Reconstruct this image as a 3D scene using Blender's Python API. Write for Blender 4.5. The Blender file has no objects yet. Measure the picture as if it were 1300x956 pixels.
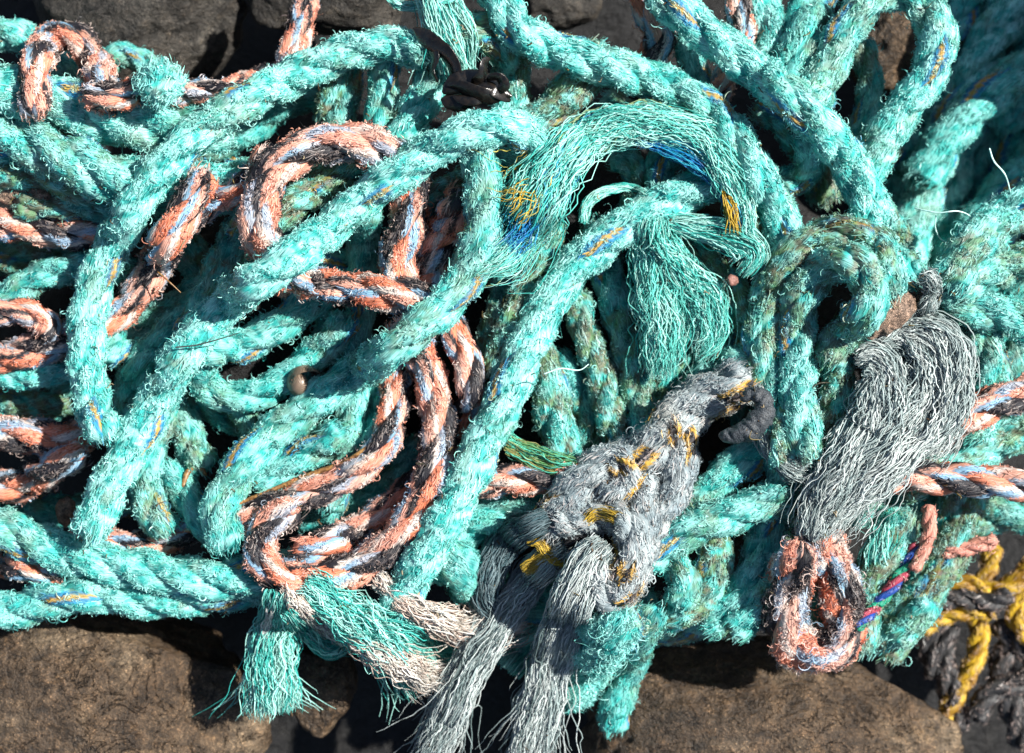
import bpy, math, random
import numpy as np
from math import radians, pi, sin, cos

rng = np.random.default_rng(7)
random.seed(7)
S = 0.0006            # metres per photo pixel at the height ZR
D = 2170.0            # camera distance to the plane ZR, in the same pixels
ZR = 150.0
HC = ZR + D
col = bpy.context.scene.collection

def W(p):
    """(px, py, z) in photo pixels -> world metres (undoes the perspective so things have true places)"""
    p = np.asarray(p, dtype=float)
    f = (HC - p[..., 2]) / D
    return np.stack([(p[..., 0] - 650) * f * S, (478 - p[..., 1]) * f * S, p[..., 2] * S], -1)

# ------------------------------------------------------------------ noise
_perm = np.random.default_rng(3).permutation(256)
_val = np.random.default_rng(4).random(256)
def _h(i, j, k):
    return _val[_perm[(_perm[(_perm[i & 255] + j) & 255] + k) & 255]]
def vnoise(p):
    p = np.asarray(p, float); i = np.floor(p).astype(int); f = p - i; f = f*f*(3-2*f)
    out = 0
    for a in (0, 1):
        for b in (0, 1):
            for c in (0, 1):
                w = (f[..., 0] if a else 1-f[..., 0])*(f[..., 1] if b else 1-f[..., 1])*(f[..., 2] if c else 1-f[..., 2])
                out = out + w*_h(i[..., 0]+a, i[..., 1]+b, i[..., 2]+c)
    return out
def fbm(p, o=3):
    s = 0; a = 1; t = 0
    for k in range(o):
        s = s + a*vnoise(np.asarray(p)*2**k + 17.3*k); t += a; a *= .5
    return s/t
def sstep(a, b, x):
    t = np.clip((x-a)/(b-a), 0, 1); return t*t*(3-2*t)
def mixc(a, b, t):
    t = np.asarray(t)[..., None]; return np.asarray(a)*(1-t) + np.asarray(b)*t

# ------------------------------------------------------------------ mesh output
def mesh_obj(name, V, F, C=None, UV=None, mat=None, parent=None, smooth=True):
    V = np.asarray(V, np.float32).reshape(-1, 3); F = np.asarray(F, np.int32)
    n = F.shape[1]
    me = bpy.data.meshes.new(name)
    me.vertices.add(len(V)); me.vertices.foreach_set('co', V.ravel())
    me.loops.add(F.size); me.loops.foreach_set('vertex_index', F.ravel())
    me.polygons.add(len(F)); me.polygons.foreach_set('loop_start', np.arange(0, F.size, n, dtype=np.int32))
    me.polygons.foreach_set('loop_total', np.full(len(F), n, np.int32))
    me.update(calc_edges=True)
    if smooth: me.polygons.foreach_set('use_smooth', np.ones(len(F), bool))
    if C is not None:
        c = np.ones((len(V), 4), np.float32); c[:, :3] = np.clip(np.asarray(C).reshape(-1, 3), 0, 1)
        at = me.color_attributes.new('Col', 'FLOAT_COLOR', 'POINT'); at.data.foreach_set('color', c.ravel())
    if UV is not None:
        ul = me.uv_layers.new(name='UVMap'); uv = np.asarray(UV, np.float32).reshape(-1, 2)[F.ravel()]
        ul.data.foreach_set('uv', uv.ravel())
    if mat: me.materials.append(mat)
    o = bpy.data.objects.new(name, me); col.objects.link(o)
    if parent is not None: o.parent = parent
    return o

def empty(name, loc, label=None, cat=None, group=None):
    o = bpy.data.objects.new(name, None); o.empty_display_size = .02; col.objects.link(o); o.location = loc
    tag(o, label, cat, group); return o
def tag(o, label=None, cat=None, group=None, kind=None):
    if label: o['label'] = label
    if cat: o['category'] = cat
    if group: o['group'] = group
    if kind: o['kind'] = kind
    return o
def child_mesh(name, V, F, parent, **k):
    """verts in world metres, parent an unrotated empty"""
    V = np.asarray(V).reshape(-1, 3) - np.array(parent.location)
    return mesh_obj(name, V, F, parent=parent, **k)

def grid_faces(n, m, closed=True, off=0):
    i = np.arange(n-1)[:, None]; j = np.arange(m if closed else m-1)[None, :]; j2 = (j+1) % m
    return (np.stack([i*m+j, i*m+j2, (i+1)*m+j2, (i+1)*m+j], -1) + off).reshape(-1, 4)

def fibres(P, width, C, sides=2, jit=None):
    """P (N,M,3) world, width (N,M) world, C (N,M,3) -> verts, faces, colours. sides 2: a split-film ribbon; 3: a prism"""
    N, M, _ = P.shape
    T = np.gradient(P, axis=1); T /= np.linalg.norm(T, axis=2, keepdims=True)+1e-12
    r = rng.normal(size=(N, 1, 3)) if jit is None else jit
    A = np.cross(T, r); A /= np.linalg.norm(A, axis=2, keepdims=True)+1e-12
    if sides == 2:
        V = np.stack([P + A*width[..., None]*.5, P - A*width[..., None]*.5], 2)
    else:
        B = np.cross(T, A)
        V = np.stack([P + (cos(t)*A + sin(t)*B)*width[..., None]*.55 for t in (0, 2.094, 4.189)], 2)
    k = sides
    base = (np.arange(N)*M*k)[:, None, None]; i = (np.arange(M-1)*k)[None, :, None]
    if k == 2:
        F = np.stack([base+i, base+i+1, base+i+k+1, base+i+k], -1).reshape(-1, 4)
    else:
        j = np.arange(3)[None, None, :]; j2 = (j+1) % 3
        F = np.stack([base+i+j, base+i+j2, base+i+k+j2, base+i+k+j], -1).reshape(-1, 4)
    CC = np.repeat(C[:, :, None, :], k, 2)
    return V.reshape(-1, 3), F, CC.reshape(-1, 3)

# ------------------------------------------------------------------ materials
def new_mat(name):
    m = bpy.data.materials.new(name); m.use_nodes = True
    nt = m.node_tree; nt.nodes.clear()
    out = nt.nodes.new('ShaderNodeOutputMaterial'); return m, nt, out
def L(nt, a, b): nt.links.new(a, b)
def mat_fibre():
    m, nt, out = new_mat('plastic_fibre')
    at = nt.nodes.new('ShaderNodeAttribute'); at.attribute_name = 'Col'
    b = nt.nodes.new('ShaderNodeBsdfPrincipled'); b.inputs['Roughness'].default_value = .42
    b.inputs['Specular IOR Level'].default_value = .45
    t = nt.nodes.new('ShaderNodeBsdfTranslucent'); mx = nt.nodes.new('ShaderNodeMixShader'); mx.inputs[0].default_value = .22
    L(nt, at.outputs['Color'], b.inputs['Base Color']); L(nt, at.outputs['Color'], t.inputs['Color'])
    L(nt, b.outputs[0], mx.inputs[1]); L(nt, t.outputs[0], mx.inputs[2]); L(nt, mx.outputs[0], out.inputs[0]); return m
def mat_strand():
    m, nt, out = new_mat('laid_strand')
    at = nt.nodes.new('ShaderNodeAttribute'); at.attribute_name = 'Col'
    uv = nt.nodes.new('ShaderNodeUVMap'); uv.uv_map = 'UVMap'
    mp = nt.nodes.new('ShaderNodeMapping'); mp.inputs['Scale'].default_value = (.05, .62, 1); L(nt, uv.outputs[0], mp.inputs[0])
    n = nt.nodes.new('ShaderNodeTexNoise'); n.inputs['Scale'].default_value = 1.0; n.inputs['Detail'].default_value = 4
    n.inputs['Distortion'].default_value = .6; L(nt, mp.outputs[0], n.inputs['Vector'])
    cr = nt.nodes.new('ShaderNodeMapRange'); cr.inputs[1].default_value = .3; cr.inputs[2].default_value = .7
    cr.inputs[3].default_value = .5; cr.inputs[4].default_value = 1.35; L(nt, n.outputs['Fac'], cr.inputs[0])
    mul = nt.nodes.new('ShaderNodeVectorMath'); mul.operation = 'SCALE'; L(nt, at.outputs['Color'], mul.inputs[0]); L(nt, cr.outputs[0], mul.inputs['Scale'])
    b = nt.nodes.new('ShaderNodeBsdfPrincipled'); b.inputs['Roughness'].default_value = .5
    b.inputs['Specular IOR Level'].default_value = .35
    L(nt, mul.outputs[0], b.inputs['Base Color'])
    bp = nt.nodes.new('ShaderNodeBump'); bp.inputs['Strength'].default_value = .9; bp.inputs['Distance'].default_value = .0012
    L(nt, n.outputs['Fac'], bp.inputs['Height']); L(nt, bp.outputs[0], b.inputs['Normal'])
    L(nt, b.outputs[0], out.inputs[0]); return m
def mat_rock(name, c1, c2, c3, rough=.55, sc=1.0, moss=None):
    m, nt, out = new_mat(name)
    tc = nt.nodes.new('ShaderNodeTexCoord')
    def noise(scale, det, dist=0.):
        n = nt.nodes.new('ShaderNodeTexNoise'); n.inputs['Scale'].default_value = scale*sc; n.inputs['Detail'].default_value = det
        n.inputs['Roughness'].default_value = .65; n.inputs['Distortion'].default_value = dist
        L(nt, tc.outputs['Object'], n.inputs['Vector']); return n
    n1 = noise(11, 6, .4); n2 = noise(90, 8); n3 = noise(420, 3)
    def ramp(src, els):
        r = nt.nodes.new('ShaderNodeValToRGB'); e = r.color_ramp.elements
        e[0].position, e[0].color = els[0][0], (*els[0][1], 1); e[1].position, e[1].color = els[-1][0], (*els[-1][1], 1)
        for p, c in els[1:-1]:
            x = e.new(p); x.color = (*c, 1)
        L(nt, src, r.inputs[0]); return r
    r1 = ramp(n1.outputs['Fac'], [(.35, c1), (.52, c2), (.68, c3)])
    r2 = ramp(n2.outputs['Fac'], [(.34, (.3,)*3), (.55, (1.,)*3), (.72, (1.5, 1.4, 1.3))])
    r3 = ramp(n3.outputs['Fac'], [(.3, (.45,)*3), (.62, (1.1,)*3), (.74, (2.6,)*3)])
    def mul(a, b):
        x = nt.nodes.new('ShaderNodeVectorMath'); x.operation = 'MULTIPLY'; L(nt, a, x.inputs[0]); L(nt, b, x.inputs[1]); return x.outputs[0]
    nc = noise(26, 5, 1.2)
    rc = ramp(nc.outputs['Fac'], [(.488, (1.,)*3), (.50, (.22,)*3), (.512, (1.,)*3)])
    nl = noise(38, 6, .2); rl = ramp(nl.outputs['Fac'], [(.60, (1.,)*3), (.70, (1.9, 1.75, 1.5))])
    n4 = noise(1100, 2); r4 = ramp(n4.outputs['Fac'], [(.40, (.6,)*3), (.60, (1.,)*3), (.70, (3.2, 3.0, 2.8))])
    c = mul(mul(mul(mul(mul(r1.outputs[0], r2.outputs[0]), r3.outputs[0]), rc.outputs[0]), rl.outputs[0]), r4.outputs[0])
    b = nt.nodes.new('ShaderNodeBsdfPrincipled'); b.inputs['Roughness'].default_value = rough; b.inputs['Specular IOR Level'].default_value = .4
    L(nt, c, b.inputs['Base Color'])
    ad = nt.nodes.new('ShaderNodeMath'); ad.operation = 'MULTIPLY_ADD'; ad.inputs[1].default_value = .3
    L(nt, n3.outputs['Fac'], ad.inputs[0]); L(nt, n2.outputs['Fac'], ad.inputs[2])
    ad2 = nt.nodes.new('ShaderNodeMath'); ad2.operation = 'MULTIPLY_ADD'; ad2.inputs[1].default_value = .35; L(nt, rc.outputs[0], ad2.inputs[0]); L(nt, ad.outputs[0], ad2.inputs[2])
    bp = nt.nodes.new('ShaderNodeBump'); bp.inputs['Strength'].default_value = 1; bp.inputs['Distance'].default_value = .006
    L(nt, ad2.outputs[0], bp.inputs['Height']); L(nt, bp.outputs[0], b.inputs['Normal']); L(nt, b.outputs[0], out.inputs[0]); return m
def mat_plain(name, c, rough=.5, spec=.4, bump=0, scale=200, c2=None):
    m, nt, out = new_mat(name)
    b = nt.nodes.new('ShaderNodeBsdfPrincipled'); b.inputs['Roughness'].default_value = rough; b.inputs['Specular IOR Level'].default_value = spec
    tc = nt.nodes.new('ShaderNodeTexCoord'); n = nt.nodes.new('ShaderNodeTexNoise'); n.inputs['Scale'].default_value = scale; n.inputs['Detail'].default_value = 5
    L(nt, tc.outputs['Object'], n.inputs['Vector'])
    r = nt.nodes.new('ShaderNodeValToRGB'); r.color_ramp.elements[0].position = .38; r.color_ramp.elements[1].position = .62
    r.color_ramp.elements[0].color = (*c, 1); r.color_ramp.elements[1].color = (*(c2 or [x*1.6 for x in c]), 1)
    L(nt, n.outputs['Fac'], r.inputs[0]); L(nt, r.outputs[0], b.inputs['Base Color'])
    if bump:
        bp = nt.nodes.new('ShaderNodeBump'); bp.inputs['Strength'].default_value = bump; bp.inputs['Distance'].default_value = .001
        L(nt, n.outputs['Fac'], bp.inputs['Height']); L(nt, bp.outputs[0], b.inputs['Normal'])
    L(nt, b.outputs[0], out.inputs[0]); return m
M_FIB = mat_fibre(); M_STR = mat_strand()

# ------------------------------------------------------------------ colours (linear base colours)
TEAL = np.array((.004, .20, .195)); MINT = np.array((.038, .43, .395)); PALE = np.array((.37, .76, .71))
OLIVE = np.array((.12, .20, .06)); BROWN = np.array((.15, .10, .045)); BLUE = np.array((.01, .20, .42)); GOLD = np.array((.52, .31, .05))
ORANGE = np.array((.66, .215, .12)); SKYB = np.array((.22, .41, .58)); WHITE = np.array((.64, .58, .54)); BLACK = np.array((.014, .014, .020))
SALMON = np.array((.64, .33, .25)); GREY = np.array((.29, .335, .345)); GREYB = np.array((.15, .195, .215)); YEL = np.array((.50, .32, .02))

def palette(kind, k, psi, s, pos, o):
    """colour of the yarn at material angle psi of strand k at arc length s; pos (..,3) in px"""
    n1 = fbm(pos/22 + k*9.1, 3); n2 = fbm(pos/60. + 50, 2)
    psi = np.mod(psi, 2*pi)
    yn = _val[(np.floor(psi/(2*pi)*9).astype(int) + 31*k) & 255]      # one value per yarn
    if kind == 'T':
        b = o.get('bleach', .4); a = min(1., o.get('algae', .3)+.10)  # b: worn fading, plus light and shade painted on the deep ropes
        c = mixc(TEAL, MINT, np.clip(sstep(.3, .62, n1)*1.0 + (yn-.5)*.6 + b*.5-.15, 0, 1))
        c = mixc(c, PALE, np.clip((.25+b)*sstep(.42, .68, fbm(pos/9+7, 2)), 0, 1)*.9)
        if k == 0 and o.get('tracer', True):
            d = np.abs(psi - 2.2); on = sstep(.34, .40, vnoise(np.stack([s/55+o['seed'], s*0, s*0], -1)))
            c = mixc(c, BLUE, (d < .62)*on*.92); c = mixc(c, GOLD, (d < .2)*on*.95)
        al = np.clip(sstep(.62-.35*a, .80-.3*a, n2*.6+n1*.4)*a*1.5, 0, .85)
        c = mixc(c, mixc(OLIVE, BROWN, sstep(.4, .65, fbm(pos/7, 2))), al*sstep(.35, .6, fbm(pos/11+3, 2)))
        return c
    if kind == 'O':
        q = psi/(2*pi); sh = o.get('shade', 0)
        pal = [[(0, BLACK), (.36, SKYB), (.46, WHITE), (.52, BLACK), (.82, SALMON), (.92, SKYB)], [(0, ORANGE), (.20, WHITE), (.30, SALMON), (.46, SKYB), (.58, BLACK), (.70, ORANGE), (.88, WHITE)],
               [(0, SKYB), (.14, ORANGE), (.36, WHITE), (.46, SKYB), (.58, ORANGE), (.80, BLACK), (.90, SALMON)]][k]
        c = np.zeros(psi.shape+(3,)) + pal[0][1]
        qq = q + (fbm(pos/6+5, 2)-.5)*.05
        for t, cc in pal[1:]: c = np.where((qq > t)[..., None], cc, c)
        c = mixc(c, SALMON*.5+WHITE*.5, sstep(.45, .75, n2)*.4*(c.max(-1) > .1))
        c = mixc(c, c*np.array((.75, .62, .5)), sstep(.5, .75, n1)*.4)
        return c
    if kind == 'G':
        c = mixc(GREYB*1.3, GREY*1.2, np.clip(sstep(.3, .7, n1)+(yn-.5)*.6, 0, 1))
        d = np.abs(psi - 2.2); on = (sstep(.28, .34, vnoise(np.stack([s/45+o['seed'], s*0, s*0], -1))) if k < 2 else 0*psi)
        c = mixc(c, BLACK, (d < .75)*on); c = mixc(c, GOLD*1.05, (np.abs(d-.55) < .2)*on)
        return mixc(c, BROWN*1.3, sstep(.6, .75, n2)*.3)
    if kind == 'Y': return mixc(YEL, YEL*np.array((.5, .4, .4)), sstep(.4, .7, n1))
    if kind == 'K': return mixc(BLACK*.7, np.array((.05, .05, .05)), n1)
    if kind == 'P': return mixc(SALMON*np.array((.8, .5, .5)), SALMON, n1)
    if kind == 'C':
        c = np.array([(.006, .20, .12), (.010, .045, .22), (.26, .035, .06)])[k]; return mixc(c, c*1.8, n1)
    if kind == 'U':  return mixc(np.array((.45, .30, .20)), np.array((.62, .48, .38)), n1)

# ------------------------------------------------------------------ paths and draping
def catmull(P, step):
    P = np.asarray(P, float); Q = np.vstack([2*P[0]-P[1], P, 2*P[-1]-P[-2]]); out = []
    for i in range(1, len(Q)-2):
        p0, p1, p2, p3 = Q[i-1:i+3]; n = max(2, int(np.linalg.norm(p2-p1)/1.0))
        t = np.linspace(0, 1, n, endpoint=False)[:, None]
        out.append(.5*((2*p1)+(-p0+p2)*t+(2*p0-5*p1+4*p2-p3)*t*t+(-p0+3*p1-3*p2+p3)*t**3))
    out.append(P[-1:]); A = np.vstack(out)
    d = np.r_[0, np.cumsum(np.linalg.norm(np.diff(A[:, :2], axis=0), axis=1))]
    m = max(4, int(d[-1]/step)+1); u = np.linspace(0, d[-1], m)
    return np.stack([np.interp(u, d, A[:, k]) for k in range(A.shape[1])], 1)

BOULDERS = []     # (cx, cy, cz, rx, ry, rz)
def base_height(x, y, floor):
    h = np.full(x.shape, floor, float)
    for (cx, cy, cz, rx, ry, rz) in BOULDERS:
        q = 1 - ((x-cx)/rx)**2 - ((y-cy)/ry)**2
        h = np.where(q > 0, np.maximum(h, cz + rz*np.sqrt(np.clip(q, 0, 1))*.93), h)
    return h
LAID = []         # arrays of (x, y, z, r) of everything already lying
def smooth1(z, n):
    k = np.exp(-.5*(np.arange(-2*n, 2*n+1)/max(n, 1))**2); k /= k.sum()
    return np.convolve(np.pad(z, 2*n, mode='edge'), k, mode='valid')
def drape(xy, r, step, floor, squash=.8, stiff=45, lift=None):
    x, y = xy[:, 0], xy[:, 1]; r = np.broadcast_to(r, x.shape).astype(float)
    z = base_height(x, y, floor) + r
    if LAID:
        A = np.vstack(LAID)
        for i in range(len(x)):
            d2 = (A[:, 0]-x[i])**2 + (A[:, 1]-y[i])**2; R = (A[:, 3]+r[i])*.97
            m = d2 < R*R
            if m.any(): z[i] = max(z[i], (A[m, 2] + squash*np.sqrt(R[m]**2-d2[m])).max())
    gap = int(3.2*r.mean()/step)
    for i in range(gap, len(x)):           # a loop lies on its own beginning
        d2 = (x[:i-gap]-x[i])**2 + (y[:i-gap]-y[i])**2; R = (r[:i-gap]+r[i])*.95; m = d2 < R*R
        if m.any(): z[i] = max(z[i], (z[:i-gap][m] + squash*np.sqrt(R[m]**2-d2[m])).max())
    w = max(1, int(stiff/step))
    def mx(a, w, f):
        p = np.pad(a, w, mode='edge'); return f(np.stack([p[i:i+len(a)] for i in range(2*w+1)]), axis=0)
    z = mx(mx(z, w, np.max), w, np.min)
    g = max(1, int(r.mean()*.45/step)); z = smooth1(mx(z, g, np.max), g)
    if lift is not None: z = z + lift
    LAID.append(np.stack([x, y, z, r], 1)[::2]); return z

def frames(P):
    T = np.gradient(P, axis=0); T /= np.linalg.norm(T, axis=1, keepdims=True)
    N = np.zeros_like(P); n = np.cross(T[0], (0, 0, 1.)); n /= np.linalg.norm(n)+1e-9
    for i in range(len(P)):
        n = n - T[i]*np.dot(n, T[i]); n /= np.linalg.norm(n)+1e-9; N[i] = n
    return T, N, np.cross(T, N)

FUZZ = 1.0
PXW = S
def rope(name, label, pts, r, kind='T', floor=0., group=None, cat='rope', fuzz=1.0, lay=None, rough=1.0, shag=1.0,
         ns=3, squash=.68, stiff=45, parent=None, z=None, seed=None, ends=True, **o):
    step = 2.5
    o['seed'] = seed if seed is not None else (len(LAID)*7.31) % 97
    pts = [tuple(p)+((0,) if len(p) == 2 else ()) for p in pts]
    A = catmull(pts, step); n = len(A)
    if z is None: zz = drape(A[:, :2], r, step, floor, squash, stiff, A[:, 2])
    else: zz = z(np.linspace(0, 1, n)) if callable(z) else np.full(n, float(z)); LAID.append(np.stack([A[:, 0], A[:, 1], zz, np.full(n, r)], 1)[::2])
    PP = np.stack([A[:, 0], A[:, 1], zz], 1)
    Pw = W(PP); fct = (HC-zz)/D
    s = np.r_[0, np.cumsum(np.linalg.norm(np.diff(Pw, axis=0), axis=1))]/S        # arc length, px
    R = r*fct*(1+.10*(fbm(np.stack([s/40+o['seed'], s*0, s*0], 1))-.5)*2)
    if ends:
        e = np.minimum(s, s[-1]-s); R = R*np.sqrt(np.clip(e/(.5*r), .02, 1))
    T, N, B = frames(Pw)
    lay = lay or r*8.2
    nn = 30 if r > 14 else 14
    if parent is None:
        par = empty(name, Pw[len(Pw)//2], label, cat, group)
    else: par = parent
    off, rsf = o.get('lobe', {'T': (.445, .59), 'G': (.46, .575), 'O': (.475, .56)}.get(kind, (.50, .535)))
    al = np.linspace(0, 2*pi, nn, endpoint=False)
    allroots = []
    for k in range(ns):
        Th = 2*pi*(s/lay + k/ns) + o['seed']
        Cx = Pw + (np.cos(Th)[:, None]*N + np.sin(Th)[:, None]*B)*(off*R*S)[:, None]
        beta = off/rsf
        psi = al[None, :] + beta*(Th[:, None]-2*pi*k/ns)
        dirv = np.cos(al)[None, :, None]*N[:, None, :] + np.sin(al)[None, :, None]*B[:, None, :]
        V0 = Cx[:, None, :] + dirv*(rsf*R*S)[:, None, None]
        pp = V0/S
        yarn = .055*np.abs(np.sin(psi*4.5))
        disp = 1 + yarn + rough*((fbm(pp/5, 2)-.5)*.30 + (fbm(pp/17+9, 2)-.5)*.30)
        V = Cx[:, None, :] + dirv*((rsf*R*S)[:, None]*disp)[..., None]
        C = palette(kind, k, psi, s[:, None]+0*psi, pp, o)
        uv = np.stack([s[:, None]+0*psi + k*500, psi*rsf*r + k*77], -1)
        # close the uv seam by duplicating the first column
        V = np.concatenate([V, V[:, :1]], 1); C = np.concatenate([C, C[:, :1]], 1)
        u2 = uv[:, :1].copy(); u2[..., 1] += 2*pi*rsf*r; uv = np.concatenate([uv, u2], 1)
        child_mesh('strand', V, grid_faces(n, nn+1, False), par, C=C*.85, UV=uv, mat=M_STR)
    # fibres
    Lt = s[-1]; a = r/26.
    VV, FF, CC = [], [], []; offv = 0
    def emit(P, w, C, sides=2, jit=None):
        nonlocal offv
        v, f, c = fibres(P, w, C, sides, jit); VV.append(v); FF.append(f+offv); CC.append(c); offv += len(v)
    def roots(num):
        ss = rng.uniform(0, Lt, num); k = rng.integers(0, ns, num)
        Th = 2*pi*(ss/lay + k/ns) + o['seed']; aa = Th + rng.normal(0, .72, num)
        ip = lambda X: np.stack([np.interp(ss, s, X[:, q]) for q in range(3)], 1)
        c0, n0, b0, t0 = ip(Pw), ip(N), ip(B), ip(T); Rr = np.interp(ss, s, R)*S
        d = np.cos(aa)[:, None]*n0 + np.sin(aa)[:, None]*b0
        cen = c0 + (np.cos(Th)[:, None]*n0 + np.sin(Th)[:, None]*b0)*(off*Rr)[:, None]
        p = cen + d*(rsf*Rr*1.02)[:, None]
        beta = off/rsf; psi = aa + beta*(Th-2*pi*k/ns)
        tang = np.cross(t0, d)
        keep = d[:, 2] > -.45
        return [x[keep] for x in (ss, k, p, d, t0, tang, psi, Rr)]
    def colour(k, psi, ss, p):
        c = np.zeros((len(k), 3))
        for q in range(ns):
            m = k == q
            if m.any(): c[m] = palette(kind, q, psi[m], ss[m], p[m]/S, o)
        return c
    ff = fuzz*FUZZ*a
    # fibres lying along the yarns
    nl = int(Lt*6*ff)
    if nl > 4:
        ss, k, p, d, t0, tg, psi, Rr = roots(nl); m = len(ss)
        ln = rng.uniform(9, 30, m)*S*min(1, a*1.1); sg = rng.choice([-1, 1], m)[:, None]
        dd = t0*sg + tg*rng.normal(0, .22, (m, 1)) ; dd /= np.linalg.norm(dd, axis=1, keepdims=True)
        t = np.linspace(-.5, .5, 6)[None, :, None]
        rc = Rr[:, None, None]*rsf
        P = p[:, None] + dd[:, None]*ln[:, None, None]*t - d[:, None]*(ln[:, None, None]*t)**2/(2*rc*4) + d[:, None]*(rng.uniform(.1, 1.6, (m, 1, 1))*S*rough)
        P = P + tg[:, None]*np.sin(t*rng.uniform(3, 9, (m, 1, 1))+rng.uniform(0, 6, (m, 1, 1)))*S*1.1
        P = P + d[:, None]*np.clip(t, 0, 1)**2*rng.exponential(2.2, (m, 1, 1))*S*1.6*shag
        c = colour(k, psi, ss, p)
        c = c*rng.uniform(.75, 1.35, (m, 1)); pale = rng.random(m)**2.2*o.get('palefib', .5)
        c = mixc(c, PALE if kind == 'T' else WHITE*np.array((1, .93, .92)), pale)
        w = rng.uniform(.8, 1.7, (m, 1))*S*np.array([.5, .9, 1, 1, .8, .3])[None]
        emit(P, w, np.repeat(c[:, None], 6, 1), 2, d[:, None]+rng.normal(0, .35, (m, 1, 3)))
    # broken filament tufts standing off the rope
    nt = int(Lt*2.9*ff*min(shag, 1.5)); per = 8
    if nt > 2:
        ss, k, p, d, t0, tg, psi, Rr = roots(nt); m0 = len(ss)
        dd0 = d*(rng.uniform(.12, .62, (m0, 1))+.5*(rng.random((m0, 1)) < .12)) + t0*rng.normal(0, .75, (m0, 1)) + tg*rng.normal(0, .6, (m0, 1))
        rep = lambda X: np.repeat(X, per, 0)
        ss, k, p, d, t0, tg, psi, dd = map(rep, (ss, k, p, d, t0, tg, psi, dd0)); m = len(ss)
        p = p + tg*rng.normal(0, 1.2, (m, 1))*S + t0*rng.normal(0, 1.5, (m, 1))*S - d*rng.uniform(0, 1.0, (m, 1))*S
        dd = dd + rng.normal(0, .28, (m, 3)); dd /= np.linalg.norm(dd, axis=1, keepdims=True)
        ln = (rng.uniform(2.5, 6.5, m) + (rng.random(m) < .04)*rng.uniform(3, 11, m))*S*o.get('flen', 1.)*min(1.15, .4+.6*a)
        cv = rng.normal(0, 1, (m, 3)); cv -= dd*np.sum(cv*dd, 1, keepdims=True)
        t = np.linspace(0, 1, 7)[None, :, None]
        cv /= np.linalg.norm(cv, axis=1, keepdims=True)+1e-9; c2 = np.cross(dd, cv); turn = rng.uniform(2.5, 7.5, (m, 1, 1))
        am = (ln*rng.uniform(.18, .42, m))[:, None, None]
        P = p[:, None] + dd[:, None]*ln[:, None, None]*(t-.2*t*t) + cv[:, None]*(1-np.cos(turn*t))*am + c2[:, None]*np.sin(turn*t)*am
        c = colour(k, psi, ss, p)*rng.uniform(.7, 1.3, (m, 1))
        pl = np.clip(np.repeat(rng.random(m0)**1.5, per)*.55 + rng.random(m)**2*.5 + (o.get('bleach', .4)-.5)*.5, 0, 1)
        c = mixc(c, PALE if kind == 'T' else (GREY*1.35 if kind == 'G' else SALMON*.35+WHITE*.65), pl if kind != 'O' else np.clip(pl, 0, .8)*(rng.random(m) < .6))
        w = rng.uniform(.75, 1.35, (m, 1))*S*np.array([1, 1.1, 1.1, 1, .9, .7, .35])[None]
        emit(P, w, np.repeat(c[:, None], 7, 1))
    if VV:
        f = child_mesh('loose_fibres', np.vstack(VV), np.vstack(FF), par, C=np.vstack(CC), mat=M_FIB); f['kind'] = 'stuff'
    return par, PP

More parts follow.
